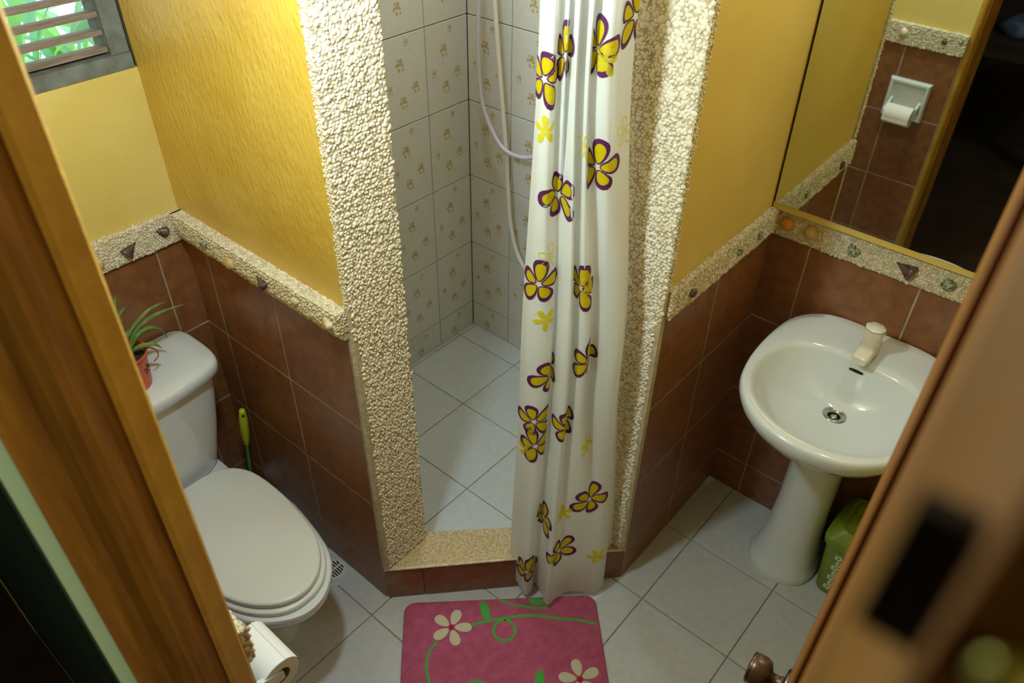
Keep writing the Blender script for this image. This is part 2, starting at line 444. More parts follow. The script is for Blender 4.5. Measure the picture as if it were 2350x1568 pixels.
tiled(w_ent, [-1.163, -.937, -.637, -.337, .034], (W_X+.003, 0, 0), (0, -1, 0), (-1, 0, 0))

# pebble cladding on the partition ends
def cladding(parent, name, parts, origin, eu, en, w, flip=False):
    c = obj(name, *join(*parts), 'mortar', parent)
    pebble_cover(c, (*origin[:2], 1.04), eu, (0, 0, 1), en, w, CEIL-1.05, .0098, 'pebble_white', 300, 'pebble_field')
    o2 = origin if flip else tuple(Vector(origin)+Vector(eu)*.011)
    pebble_cover(c, o2, eu, (0, 0, 1), en, w-.011, 1.04-.155, .0098, 'pebble_white', 0, 'pebble_field')
    return c
cl = cladding(w_pl, 'pebble_cladding', [box(.957, 1.121, .665, .683, .152, CEIL)], (1.121, .6825, .155), (-1, 0, 0), (0, 1, 0), .164)
cr_ = cladding(w_pr, 'pebble_cladding', [box(.575, .593, 1.000, 1.181, .152, CEIL)], (.5925, 1.000, .155), (0, 1, 0), (1, 0, 0), .181, True)
# small pebbles on the cladding's edge over the painted wall
pebble_cover(cl, (1.121, .662, 1.13), (0, 1, 0), (0, 0, 1), (1, 0, 0), .022, CEIL-1.15, .0075, 'pebble_cream', 0, 'edge_pebbles', 5)
pebble_cover(cr_, (.594, 1.181, 1.13), (-1, 0, 0), (0, 0, 1), (0, 1, 0), .022, CEIL-1.15, .0075, 'pebble_cream', 0, 'edge_pebbles', 5)

# shower curb
A2 = np.array([1.122, .672]); B2 = np.array([.577, 1.180])
D2 = (B2-A2)/np.linalg.norm(B2-A2); N2 = np.array([D2[1], -D2[0]]); N2 = N2 if N2[0] > 0 else -N2
i2 = lambda p, d: tuple(np.array(p)+N2*d)
curb_poly = [tuple(A2), tuple(B2), (.577, 1.0), (.66, .949), (.949, .66), (.957, .672)]
curb = structure('trim_6', [extrude_z([i2(A2, -.006), i2(B2, -.006), (.577, 1.0), (.66, .949), (.949, .66), (.957, .672)], 0.0, .138)], 'grout_light')
topv, topf = extrude_z(curb_poly, .138, .151)
obj('stone_sill', topv, topf, 'curb_stone', curb)
obj('sill_nosing', *tube([(*i2(A2, .001), .1475), (*i2((A2+B2)/2, .001), .1475), (*i2(B2, .001), .1475)], .0042, 8, 12), 'shell_white', curb, True)
Lc = np.linalg.norm(B2-A2); us = [0, .115, .415, Lc]
for k in range(3):
    w = us[k+1]-us[k]-GAP; c = A2+D2*(us[k]+us[k+1])/2-N2*.006
    link('tile', slab_mesh(w, .134, .006), 'brown_tile', curb, frame_mat((c[0], c[1], .069), (D2[0], D2[1], 0), (0, 0, 1), (N2[0], N2[1], 0)))

# ------------------------------------------------------------------ shell trims
def blob(c, eu, ev, en, prof, n=14):
    """solid of revolution-like shell lying along eu: prof=(t, radius, lift)"""
    c, eu, ev, en = map(np.array, (c, eu, ev, en)); rings = []
    for t, r in prof:
        rings.append([c+eu*t+ev*r*math.cos(2*math.pi*k/n)+en*(r*.75*math.sin(2*math.pi*k/n)) for k in range(n)])
    return loft(rings)
def shell(parent, kind, c, eu, ev, en, ang, size, mat, label):
    eu, ev = np.array(eu, float), np.array(ev, float); ca, sa = math.cos(ang), math.sin(ang)
    e1 = eu*ca+ev*sa; e2 = -eu*sa+ev*ca
    S = size
    if kind == 'turban':
        prof = [(-.5*S, .02*S), (-.46*S, .22*S), (-.3*S, .40*S), (-.15*S, .42*S), (-.12*S, .36*S), (.05*S, .36*S), (.1*S, .28*S), (.25*S, .24*S), (.29*S, .17*S), (.4*S, .12*S), (.5*S, .01*S)]
    elif kind == 'cone':
        prof = [(-.5*S, .05*S), (-.48*S, .34*S), (-.42*S, .46*S), (-.2*S, .36*S), (-.18*S, .33*S), (.02*S, .25*S), (.05*S, .22*S), (.28*S, .12*S), (.3*S, .10*S), (.52*S, .01*S)]
    elif kind == 'clam':
        prof = [(-.5*S, .05*S), (-.45*S, .28*S), (-.3*S, .46*S), (-.1*S, .52*S), (.1*S, .5*S), (.28*S, .38*S), (.4*S, .2*S), (.48*S, .08*S), (.5*S, .01*S)]
    else:
        prof = [(-.5*S, .02*S), (-.44*S, .2*S), (-.3*S, .36*S), (-.05*S, .45*S), (.2*S, .4*S), (.38*S, .24*S), (.5*S, .02*S)]
    obj(kind+'_shell', *blob(c, e1, e2, en, prof), mat, parent, True, label=label)
def trim(name, parts, faces, size=.0082):
    t = structure(name, parts, 'mortar')
    for (o, eu, ev, en, w, h) in faces:
        pebble_cover(t, o, eu, ev, en, w, h, size, 'pebble_cream', 0, 'pebble_field', 5)
    return t
def prism_trim(poly, along0, along1, axis):
    """poly = (depth coordinate, z); axis 'x' or 'y' = direction of run"""
    if axis == 'y': r = [[(d, a, z) for d, z in poly] for a in (along0, along1)]
    else: r = [[(a, d, z) for d, z in poly] for a in (along0, along1)]
    return loft(r)
ZT0, ZT1 = 1.045, 1.124
# left partition (deep ledge, sloping face)
t1 = trim('trim_1', [prism_trim([(1.112, ZT0), (1.135, ZT0), (1.152, 1.080), (1.150, ZT1), (1.112, ZT1)], -.02, .667, 'y')],
          [((1.114, -.01, ZT1), (0, 1, 0), (1, 0, 0), (0, 0, 1), .675, .036), ((1.151, -.01, 1.082), (0, 1, 0), (0, 0, 1), (1, 0, 0), .675, .040), ((1.136, -.01, ZT0), (0, 1, 0), (.42, 0, .907), (.907, 0, -.42), .675, .038), ((1.150, .667, ZT0+.02), (-1, 0, 0), (0, 0, 1), (0, 1, 0), .036, .058)])
# window wall
t2 = trim('trim_2', [box(1.117, W_X, -.036, -.014, ZT0-.004, ZT1)],
          [((1.14, -.014, ZT0-.003), (1, 0, 0), (0, 0, 1), (0, 1, 0), .6, .081), ((1.14, -.034, ZT1), (1, 0, 0), (0, 1, 0), (0, 0, 1), .6, .02)])
# right partition
t3 = trim('trim_3', [box(0, .576, 1.172, 1.192, ZT0+.006, ZT1+.006)],
          [((.576, 1.192, ZT0+.008), (-1, 0, 0), (0, 0, 1), (0, 1, 0), .57, .078), ((.576, 1.172, ZT1+.006), (-1, 0, 0), (0, 1, 0), (0, 0, 1), .57, .019), ((.576, 1.172, ZT0+.008), (0, 1, 0), (0, 0, 1), (1, 0, 0), .02, .076)])
# mirror wall
t4 = trim('trim_4', [box(-.008, .014, 1.176, 1.925, ZT0-.003, ZT1)],
          [((.014, 1.195, ZT0-.002), (0, 1, 0), (0, 0, 1), (1, 0, 0), .73, .08), ((-.006, 1.195, ZT1), (0, 1, 0), (1, 0, 0), (0, 0, 1), .73, .02)])
# entrance wall
t5 = trim('trim_5', [box(W_X-.016, W_X+.004, -.014, 1.163, ZT0-.003, ZT1)],
          [((W_X-.016, 1.163, ZT0-.002), (0, -1, 0), (0, 0, 1), (-1, 0, 0), 1.17, .08), ((W_X+.003, 1.163, ZT1), (0, -1, 0), (-1, 0, 0), (0, 0, 1), 1.17, .02), ((W_X, 1.163, ZT0), (-1, 0, 0), (0, 0, 1), (0, 1, 0), .02, .078)], .0088)
shell(t1, 'cowrie', (1.153, .141, 1.10), (0, 1, 0), (0, 0, 1), (1, 0, 0), -.6, .03, 'shell_green', 'small dark grey-green shell')
shell(t1, 'clam', (1.152, .252, 1.085), (0, 1, 0), (0, 0, 1), (1, 0, 0), -.4, .036, 'shell_beige', 'flat pale beige shell')
shell(t1, 'cone', (1.156, .388, 1.094), (0, 1, 0), (0, 0, 1), (1, 0, 0), 2.5, .04, 'shell_dark', 'dark brown pointed snail shell with a white band')
shell(t1, 'cowrie', (1.153, .519, 1.098), (0, 1, 0), (0, 0, 1), (1, 0, 0), .3, .026, 'shell_white', 'small white knobbly shell')
shell(t1, 'turban', (1.154, .640, 1.095), (0, 1, 0), (0, 0, 1), (1, 0, 0), 2.4, .034, 'shell_white', 'white spiral shell with orange bands')
shell(t2, 'turban', (1.185, -.010, 1.088), (1, 0, 0), (0, 0, 1), (0, 1, 0), .5, .036, 'shell_brown', 'mottled brown turban shell')
shell(t2, 'cone', (1.279, -.010, 1.078), (1, 0, 0), (0, 0, 1), (0, 1, 0), 2.5, .044, 'shell_dark', 'dark pointed cone shell')
shell(t2, 'clam', (1.367, -.012, 1.072), (1, 0, 0), (0, 0, 1), (0, 1, 0), .5, .03, 'shell_beige', 'pale shell')
shell(t3, 'turban', (.485, 1.196, 1.085), (1, 0, 0), (0, 0, 1), (0, 1, 0), .2, .03, 'shell_dark', 'dark brown round snail shell')
shell(t3, 'cowrie', (.241, 1.194, 1.090), (1, 0, 0), (0, 0, 1), (0, 1, 0), .7, .028, 'shell_green', 'small grey speckled shell')
shell(t3, 'turban', (.126, 1.194, 1.088), (1, 0, 0), (0, 0, 1), (0, 1, 0), 1.0, .027, 'shell_green', 'small green shell')
shell(t4, 'clam', (.017, 1.224, 1.088), (0, 1, 0), (0, 0, 1), (1, 0, 0), .4, .040, 'shell_orange', 'round orange clam shell')
shell(t4, 'clam', (.016, 1.295, 1.086), (0, 1, 0), (0, 0, 1), (1, 0, 0), -.3, .042, 'shell_beige', 'pale beige clam shell')
shell(t4, 'turban', (.018, 1.411, 1.082), (0, 1, 0), (0, 0, 1), (1, 0, 0), 2.2, .038, 'shell_green', 'green-black mottled turban shell')
shell(t4, 'cone', (.019, 1.548, 1.083), (0, 1, 0), (0, 0, 1), (1, 0, 0), 2.8, .052, 'shell_dark', 'glossy brown pointed cone shell')
shell(t4, 'cowrie', (.018, 1.656, 1.081), (0, 1, 0), (0, 0, 1), (1, 0, 0), .1, .038, 'shell_green', 'round dark green mottled shell')
shell(t5, 'clam', (W_X-.018, .918, 1.090), (0, 1, 0), (0, 0, 1), (-1, 0, 0), .3, .034, 'shell_white', 'white shell')
shell(t5, 'cowrie', (W_X-.018, 1.081, 1.086), (0, 1, 0), (0, 0, 1), (-1, 0, 0), .2, .024, 'shell_brown', 'small brown shell')
shell(t5, 'turban', (W_X-.017, 1.142, 1.105), (0, 1, 0), (0, 0, 1), (-1, 0, 0), 1.2, .026, 'shell_green', 'small dark green shell')

# ------------------------------------------------------------------ window with louvres
WX0, WX1, WZ0, WZ1 = 1.119, 1.64, 1.505, 2.06
win = structure('window_1', [box(WX0, WX1, -.12, -.042, WZ0, WZ0+.036), box(WX0, WX1, -.12, -.042, WZ1-.03, WZ1), box(WX0, WX0+.044, -.12, -.046, WZ0+.036, WZ1-.03), box(WX1-.04, WX1, -.12, -.046, WZ0+.036, WZ1-.03)], 'window_grey')
k = 0; z = WZ0+.046
while z < WZ1-.04:
    a = math.radians(8); c = Vector((0, -.078, z)); d = Vector((0, math.cos(a), math.sin(a)))*.026; n = Vector((0, -math.sin(a), math.cos(a)))*.0055
    pts = [c-d-n, c+d-n, c+d+n, c-d+n]
    V = [(WX0+.046, p.y, p.z) for p in pts]+[(WX1-.042, p.y, p.z) for p in pts]
    obj('slat', V, [(0, 1, 2, 3), (7, 6, 5, 4), (0, 4, 5, 1), (1, 5, 6, 2), (2, 6, 7, 3), (3, 7, 4, 0)], 'louver_wood', win)
    z += .0395
obj('sill_board', *box(WX0+.002, WX1-.002, -.046, -.036, WZ0+.001, WZ0+.037), 'window_grey', win)

# ------------------------------------------------------------------ door frame and door
jambL = structure('trim_7', [extrude_z([(1.785, 1.163), (1.785, 1.189), (1.797, 1.192), (1.808, 1.206), (1.818, 1.213), (1.828, 1.214), (1.840, 1.207), (1.850, 1.193), (1.858, 1.190), (1.868, 1.196), (1.886, 1.200), (1.886, 1.163)], 0, 2.42)], 'wood_frame')
obj('lit_lip', *extrude_z([(W_X, 1.163), (W_X+.001, 1.176), (W_X+.006, 1.183), (1.778, 1.192), (1.785, 1.192), (1.785, 1.163)], 0, 2.42), 'wood_frame_lit', jambL)  # wooden lip, its lit look comes from the yellower colour
obj('edge_strip', *extrude_z([(1.886, 1.163), (1.886, 1.198), (1.901, 1.196), (1.901, 1.163)], 0, 2.42), 'green_strip', jambL)
jambR = structure('trim_8', [extrude_z([(1.768, 1.925), (1.768, 1.862), (1.773, 1.8585), (1.785, 1.8572), (1.800, 1.8585), (1.815, 1.864), (1.832, 1.869), (1.86, 1.872), (1.889, 1.874), (1.889, 1.94)], 0, 2.42)], 'wood_frame')
obj('latch_plate', *join(box(1.872, 1.876, 1.864, 1.893, 2.074, 2.104)), 'black_metal', jambR)
obj('latch_button', *lathe((1.889, 1.8825, 2.098), [(.0005, -.0005), (.0042, .0005), (.0046, .002), (.0034, .0042), (.0004, .0048)], 14, 'x'), 'brass', jambR, True)
structure('trim_9', [box(1.76, 1.892, 1.163, 1.925, 2.42, 2.46)], 'wood_frame')
# door leaf, swung open into the room
hx, hy, ex_, ey_ = 1.742, 1.856, 1.120, 1.797
dl = Vector((ex_-hx, ey_-hy, 0)); LD = dl.length; dl.normalize(); dn = Vector((dl.y, -dl.x, 0)); dn = dn if dn.y < 0 else -dn   # room-side normal (-y)
def dpt(u, n, z): p = Vector((hx, hy, 0))+dl*u+dn*n; return (p.x, p.y, z)
def dbox(u0, u1, n0, n1, z0, z1):
    V = [dpt(u0, n0, z0), dpt(u1, n0, z0), dpt(u1, n1, z0), dpt(u0, n1, z0), dpt(u0, n0, z1), dpt(u1, n0, z1), dpt(u1, n1, z1), dpt(u0, n1, z1)]
    return V, box(0, 1, 0, 1, 0, 1)[1]
door = structure('door_1', [dbox(.0, LD, -.034, 0, .012, 2.36)], 'wood_door')
for (z0, z1) in ((.15, .85), (1.05, 2.2)):
    obj('panel', *dbox(.12, LD-.13, 0, .004, z0, z1), 'wood_door', door)
kp = Vector(dpt(LD-.065, 0, .965))
def kn(r_h): 
    rings = []
    ax = dn; b1 = dl; b2 = Vector((0, 0, 1))
    for r, h in r_h:
        rings.append([tuple(kp+ax*h+b1*(r*math.cos(2*math.pi*q/24))+b2*(r*math.sin(2*math.pi*q/24))) for q in range(24)])
    return loft(rings)
obj('rosette', *kn([(.030, 0), (.031, .003), (.028, .007), (.016, .009)]), 'nickel', door, True)
knob = obj('door_knob', *kn([(.012, .006), (.013, .012), (.0105, .014), (.0105, .026), (.014, .028), (.024, .033), (.0275, .042), (.0275, .052), (.026, .060), (.0225, .0635), (.021, .064), (.001, .0645)]), 'bronze_knob', door, True)
obj('knob_ring', *kn([(.0262, .0585), (.0270, .0600), (.0255, .0625), (.024, .062)]), 'nickel', knob, True)

# ================================================================== THINGS
# painted ledge the mirror stands on
structure('trim_10', [box(-.006, .038, 1.178, 1.925, 1.131, 1.1495)], 'paint_ochre')
# ------------------------------------------------------------------ mirror
mt = thing('wall_mirror', 'large frameless mirror leaning above the shell trim behind the basin', 'mirror', (.03, 1.55, 1.15))
def mpt(y, z, d): x = .040+.0215*(z-1.15)+.006*(y-1.18)+d; return (x, y, z)
def mbox(y0, y1, z0, z1, d0, d1):
    V = [mpt(y0, z0, d0), mpt(y0, z0, d1), mpt(y1, z0, d1), mpt(y1, z0, d0), mpt(y0, z1, d0), mpt(y0, z1, d1), mpt(y1, z1, d1), mpt(y1, z1, d0)]
    return V, box(0, 1, 0, 1, 0, 1)[1]
obj('backing_board', *mbox(1.184, 1.90, 1.153, 2.05, -.034, -.004), 'dark_wood', mt)
obj('glass', *mbox(1.182, 1.90, 1.151, 2.05, -.004, .001), 'mirror_glass', mt)

# ------------------------------------------------------------------ toilet
def outline(half, n=56, cx=0., z=0., grow=0.):
    """half: list of (y, halfwidth) back to front"""
    R = [(-hw-grow if hw > 0 else 0, y) for y, hw in half]; Lh = [(hw+grow, y) for y, hw in half[::-1] if hw > 0]
    pts = [(x, y) for x, y in R]+Lh
    c = catmull(pts, n, True)
    return [(cx+p[0], p[1], z) for p in c]
TCX = 1.42
toilet = thing('toilet', 'white ceramic toilet with closed lid in the corner under the window', 'toilet', (TCX, .3, 0))
LID = [(.205, 0), (.207, .06), (.222, .105), (.262, .140), (.32, .158), (.42, .162), (.51, .154), (.60, .138), (.665, .108), (.710, .068), (.730, .03), (.735, 0)]
def grow_half(half, g, gf): 
    out = []
    for y, hw in half:
        t = (y-.2)/.54; out.append((y+gf*max(t, 0)**2, hw+g if hw > 0 else 0))
    return out
SEAT = grow_half(LID, .008, .010)
RIM = [(-.02, 0), (-.02, .09), (-.01, .125), (.06, .133), (.17, .135), (.24, .138), (.31, .166), (.42, .180), (.51, .173), (.62, .152), (.69, .122), (.738, .075), (.760, .035), (.766, 0)]
def lerp_half(H, hw, yb, yf):
    y0, y1 = H[0][0], H[-1][0]; m = max(h for _, h in H)
    return [(yb+(y-y0)/(y1-y0)*(yf-yb), h/m*hw) for y, h in H]
rings = []
base = [(.06, 0), (.06, .07), (.075, .098), (.14, .108), (.24, .110), (.32, .112), (.40, .112), (.46, .104), (.51, .086), (.545, .055), (.560, .028), (.563, 0), ]
base = [(.03, 0), (.03, .06), (.04, .09), (.10, .104), (.17, .108), (.24, .110), (.31, .112), (.38, .112), (.43, .106), (.48, .094), (.52, .072), (.545, .046), (.558, .022), (.562, 0)]
def mixh(a, b, t): return [(p[0]*(1-t)+q[0]*t, p[1]*(1-t)+q[1]*t) for p, q in zip(a, b)]
for z, t, sc in ((0, 1, 1.04), (.02, 1, 1.03), (.05, 1, .96), (.12, .97, .93), (.20, .82, .95), (.27, .5, .97), (.32, .2, .985), (.355, .04, .995), (.378, 0, 1), (.392, 0, .985), (.396, 0, .95)):
    h = mixh(RIM, base, t); rings.append(outline([(y, w*sc) for y, w in h], 60, TCX, z))
obj('bowl', *loft(rings), 'ceramic', toilet, True, auto=50)
def plate(half, z0, z1, b, cx, dome_=0):
    g = lambda s: [( .45+(y-.45)*(1-s), w*(1-s*1.6)) for y, w in half]
    r = [outline(g(.012), 60, cx, z0), outline(half, 60, cx, z0+b*.6), outline(half, 60, cx, z1-b), outline(g(.008), 60, cx, z1-b*.3), outline(g(.03), 60, cx, z1), outline(g(.35), 60, cx, z1+dome_), outline(g(.6), 60, cx, z1+dome_*1.2)]
    return loft(r)
obj('seat', *plate(SEAT, .397, .415, .005, TCX), 'seat_plastic', toilet, True, auto=50)
obj('seat_lid', *plate(LID, .4165, .437, .006, TCX, .003), 'seat_plastic', toilet, True, auto=60)
for s in (-1, 1):
    x = TCX+s*.085
    obj('hinge', *loft([circle((x, .212, .397+h), r, 16) for r, h in ((.021, 0), (.021, .008), (.018, .018), (.010, .023), (.001, .0235))]), 'hinge_plastic', toilet, True)
TANK = [(-.020, 0), (-.020, .13), (-.012, .172), (.015, .186), (.06, .192), (.13, .192), (.168, .180), (.190, .145), (.205, .075), (.209, 0)]
TB = [(-.010, 0), (-.010, .09), (-.004, .118), (.015, .130), (.05, .135), (.11, .136), (.148, .130), (.168, .105), (.180, .055), (.183, 0)]
rings = []
for z, t, s in ((.402, 1, .92), (.410, 1, .97), (.425, .97, 1), (.47, .8, 1), (.55, .5, 1), (.65, .2, 1), (.74, 0, 1)):
    rings.append(outline([(y, w*s) for y, w in mixh(TANK, TB, t)], 60, TCX, z))
obj('tank', *loft(rings), 'ceramic', toilet, True, auto=50)
LT = [(-.024, 0), (-.024, .15), (-.016, .188), (.012, .204), (.06, .208), (.13, .208), (.182, .196), (.208, .158), (.224, .08), (.228, 0)]
g = lambda s: [(.1+(y-.1)*(1-s), w*(1-s*.6)) for y, w in LT]
obj('tank_lid', *loft([outline(g(.05), 60, TCX, .742), outline(g(.0), 60, TCX, .748), outline(g(.0), 60, TCX, .768), outline(g(.02), 60, TCX, .778), outline(g(.07), 60, TCX, .783), outline(g(.4), 60, TCX, .786), outline(g(.7), 60, TCX, .787)]), 'ceramic', toilet, True, auto=60)
# little printed maker's mark on the lid front
obj('maker_mark', *join(*[tube([(TCX-.028+dx, .2262, .757+h0), (TCX-.022+dx, .2258, .764), (TCX-.016+dx, .2252, .758+h0)], .0009, 5, 8) for dx, h0 in ((0, 0), (-.012, .002), (.012, -.001))]), 'grey_line', toilet)

# ------------------------------------------------------------------ potted plant on the tank
PC = (1.432, .125, .7868)
plant = thing('potted_plant', 'orange plastic pot with a striped grassy spider plant on the toilet tank', 'plant', PC)
pot = obj('pot', *lathe(PC, [(.040, 0), (.045, .002), (.048, .03), (.052, .075), (.055, .098), (.059, .100), (.059, .106), (.0555, .106), (.053, .098), (.050, .086)], 32, 'z', True, False), 'pot_orange', plant, True, auto=40)
obj('soil', *lathe(PC, [(.0515, .086), (.045, .089), (.02, .091), (.001, .0915)], 24, 'z', False, True), 'soil', plant, True)
def pot_pt(a, h): r = .0505+(h-.05)*.09; return (PC[0]+r*math.cos(a), PC[1]+r*math.sin(a), PC[2]+h)
for (a0, hh) in ((2.25, .058), (1.35, .052)):
    parts = []
    for q in range(5):
        an = q*2*math.pi/5+.3
        parts.append(tube([pot_pt(a0+.10*math.cos(an)*.35*2, hh+.006*math.sin(an)), pot_pt(a0+.26*math.cos(an), hh+.014*math.sin(an))], .0016, 5, 4))
    obj('flower_motif', *join(*parts), 'pot_mark', pot)
obj('handle', *tube([(PC[0]-.055, PC[1]+.012, PC[2]+.100), (PC[0]-.072, PC[1]+.02, PC[2]+.088), (PC[0]-.075, PC[1]+.022, PC[2]+.066), (PC[0]-.062, PC[1]+.018, PC[2]+.052)], .0018, 6, 20), 'pot_orange', plant, True)
def leaf_strip(pts, width, segs=12, fold=.25, sag=Vector((0, 0, 1))):
    C = catmull(pts, segs); V = []; F = []
    for i, p in enumerate(C):
        t = C[min(i+1, segs-1)]-C[max(i-1, 0)]; t = t/np.linalg.norm(t)
        s = np.cross(t, np.array([.1, .2, 1.])); s = s/(np.linalg.norm(s)+1e-9); n = np.cross(s, t)
        f = i/(segs-1); w = width*(.45+.75*math.sin(math.pi*min(f*.9+.08, 1)))*(1 if f < .93 else .45)*(1-f**6*.9)
        V += [tuple(p-s*w/2+n*w*fold), tuple(p), tuple(p+s*w/2+n*w*fold)]
        if i: 
            a = (i-1)*3; F += [(a, a+1, a+4, a+3), (a+1, a+2, a+5, a+4)]
    return V, F
r0 = (PC[0]-.01, PC[1], PC[2]+.088)
LEAVES = [[(1.395, .12, .935), (1.345, .12, .968), (1.312, .118, .974), (1.279, .115, .970)],
          [(1.385, .12, .93), (1.335, .115, .945), (1.285, .112, .943), (1.232, .11, .934)],
          [(1.415, .12, .96), (1.408, .118, 1.01), (1.393, .115, 1.055)],
          [(1.40, .13, .91), (1.365, .13, .925), (1.335, .13, .915)],
          [(1.39, .13, .92), (1.35, .13, .93), (1.322, .13, .905), (1.315, .13, .875)],
          [(1.40, .15, .905), (1.365, .16, .900), (1.350, .17, .885)],
          [(1.42, .10, .94), (1.385, .07, .965), (1.35, .04, .96)],
          [(1.45, .11, .96), (1.47, .09, 1.00), (1.50, .07, 1.00)],
          [(1.46, .14, .95), (1.51, .16, .97), (1.545, .18, .93)],
          [(1.44, .16, .95), (1.45, .21, .965), (1.46, .25, .92)],
          [(1.425, .14, .97), (1.42, .16, 1.03), (1.41, .19, 1.06)],
          [(1.41, .125, .93), (1.37, .10, .925), (1.345, .09, .90)]]
for i, L_ in enumerate(LEAVES):
    q = (r0[0]+.006*math.cos(i*2.4), r0[1]+.006*math.sin(i*2.4), r0[2])
    obj('leaf', *leaf_strip([q]+L_, .0085+.002*(i % 3)), 'plant_leaf', plant, True, recalc=False)

# ------------------------------------------------------------------ toilet brush
brush = thing('toilet_brush', 'toilet brush with yellow and green handle behind the toilet', 'brush', (1.172, .06, 0))
P0, P1 = np.array([1.174, .050, .06]), np.array([1.166, .121, .500])
bl = lambda t: P0+(P1-P0)*t
obj('holder', *lathe((1.174, .048, 0), [(.036, 0), (.040, .01), (.038, .10), (.034, .11), (.030, .108), (.030, .02)], 20, 'z', True, True), 'brush_white', brush, True)
obj('shaft', *tube([bl(0), bl(.4), bl(.66)], .0055, 10, 14), 'brush_green', brush, True)
gv, gf = tube([bl(.62), bl(.72), bl(.84), bl(.93), bl(1.0)], lambda t: .006+.0085*math.sin(math.pi*min(t*.92+.02, 1))**.8, 12, 24)
grip = obj('grip', gv, gf, 'brush_yellow', brush, True)
hp = bl(.955)
obj('hang_hole', *tube([hp+np.array([.004, .0105, .003]), hp+np.array([.006, .0125, .004])], .0042, 10, 4), 'dark_hole', grip)

# ------------------------------------------------------------------ wash basin, pedestal, tap
SY = 1.556
basin = thing('wash_basin', 'white oval pedestal wash basin mounted under the mirror', 'basin', (.2, SY, 0))
OUT = [(.0, 0), (.0, .10), (.012, .165), (.04, .205), (.09, .231), (.16, .242), (.25, .244), (.34, .236), (.42, .214), (.485, .170), (.530, .112), (.550, .055), (.556, 0)]
def so(sc=1.0, z=.85, cx=.28, dx=0):
    c = catmull([(x, -w) for x, w in OUT]+[(x, w) for x, w in OUT[::-1] if w > 0], 72, True)
    return [(max(cx+(p[0]-cx)*sc+dx, .0005), SY+p[1]*sc, z) for p in c]
INN = [(.142, 0), (.146, .07), (.160, .13), (.195, .178), (.25, .200), (.31, .208), (.37, .200), (.43, .172), (.475, .128), (.503, .075), (.512, .035), (.514, 0)]
INN = [(.142, 0), (.144, .06), (.154, .115), (.178, .158), (.22, .188), (.28, .205), (.34, .205), (.40, .188), (.45, .156), (.487, .108), (.508, .055), (.514, 0)]
# match counts: sample both by angle around a common centre
def by_angle(half, cx0, n=80):
    pts = catmull([(x, -w) for x, w in half]+[(x, w) for x, w in half[::-1] if w > 0], 400, True)
    P = np.array(pts); P = np.concatenate([P, P[:1]]); ang = np.unwrap(np.arctan2(P[:, 1], P[:, 0]-cx0))
    if ang[-1] < ang[0]: ang = ang[::-1]; P = P[::-1]
    tgt = ang[0]+np.linspace(0, 2*math.pi, n, endpoint=False)
    tgt = np.sort((tgt-ang[0]) % (2*math.pi))+ang[0]
    base_ = math.ceil(ang[0]/(2*math.pi/n))*(2*math.pi/n); tgt = base_+np.arange(n)*2*math.pi/n; tgt = np.where(tgt > ang[-1], tgt-2*math.pi, tgt)
    x = np.interp(tgt, ang, P[:, 0]); y = np.interp(tgt, ang, P[:, 1]); key = np.argsort(tgt % (2*math.pi))
    return np.stack([x[key], y[key]], 1)
CXS = .30
Ob, Ib = by_angle(OUT, CXS), by_angle(INN, CXS)
def ring(arr, sc, z, c=(CXS, 0)):
    cc = np.array(c); q = cc+(arr-np.array([CXS, 0]))*sc
    return [(max(p[0], .001), SY+p[1], z(p) if callable(z) else z) for p in q]
mixr = lambda t: Ob*(1-t)+Ib*t
backlift = lambda z0: (lambda p: z0+.012*max(0, 1-p[0]/.05)**2)
R_ = [ring(Ob, .30, .665, (.20, 0)), ring(Ob, .50, .69, (.22, 0)), ring(Ob, .74, .735, (.26, 0)), ring(Ob, .90, .785), ring(Ob, .975, .815), ring(Ob, 1.0, .835), ring(Ob, .997, .846), ring(Ob, .985, backlift(.853)), ring(mixr(.18), .99, backlift(.8555)), ring(mixr(.6), 1, .8545), ring(mixr(.86), 1, .853), ring(Ib, 1.0, .849), ring(Ib, .975, .840), ring(Ib, .93, .818), ring(Ib, .84, .782, (.295, 0)), ring(Ib, .68, .750, (.285, 0)), ring(Ib, .45, .732, (.265, 0)), ring(Ib, .26, .724, (.245, 0)), ring(Ib, .135, .720, (.235, 0))]
obj('bowl', *loft(R_, True, False), 'ceramic', basin, True, auto=75)
drain = obj('drain', *lathe((.233, SY-.004, .7185), [(.031, 0), (.031, .0028), (.027, .0035), (.0175, .0005), (.0155, -.006), (.0155, -.02)], 28, 'z', False, False), 'chrome', basin, True)
obj('drain_hole', *lathe((.233, SY-.004, .7185), [(.016, -.018), (.0155, -.012), (.001, -.011)], 20), 'dark_hole', drain)
obj('drain_plug', *lathe((.233, SY-.004, .7185), [(.006, -.012), (.0095, -.006), (.0085, -.0035), (.001, -.002)], 16), 'chrome', drain, True)
ov = [(.1495, SY-.024, .818), (.1495, SY+.018, .818)]
obj('overflow_slot', *loft([[(.1520+.006*h, SY-.006+math.cos(a)*.019*s, .8225+math.sin(a)*.0022*s-.012*h*.3) for a in np.linspace(0, 2*math.pi, 20, endpoint=False)] for s, h in ((1, -.5), (1, .5))]), 'dark_hole', basin)
rings = []
for z, rx, ry, cx in ((0, .118, .106, .148), (.012, .120, .108, .148), (.03, .114, .104, .148), (.06, .104, .094, .146), (.14, .093, .084, .145), (.3, .084, .076, .15), (.48, .082, .074, .155), (.62, .088, .080, .165), (.705, .10, .09, .18)):
    rings.append([(cx+rx*math.copysign(abs(math.cos(a))**.85, math.cos(a)), SY-.012+ry*math.copysign(abs(math.sin(a))**.85, math.sin(a)), z) for a in np.linspace(0, 2*math.pi, 40, endpoint=False)])
obj('pedestal', *loft(rings), 'ceramic', basin, True, auto=60)
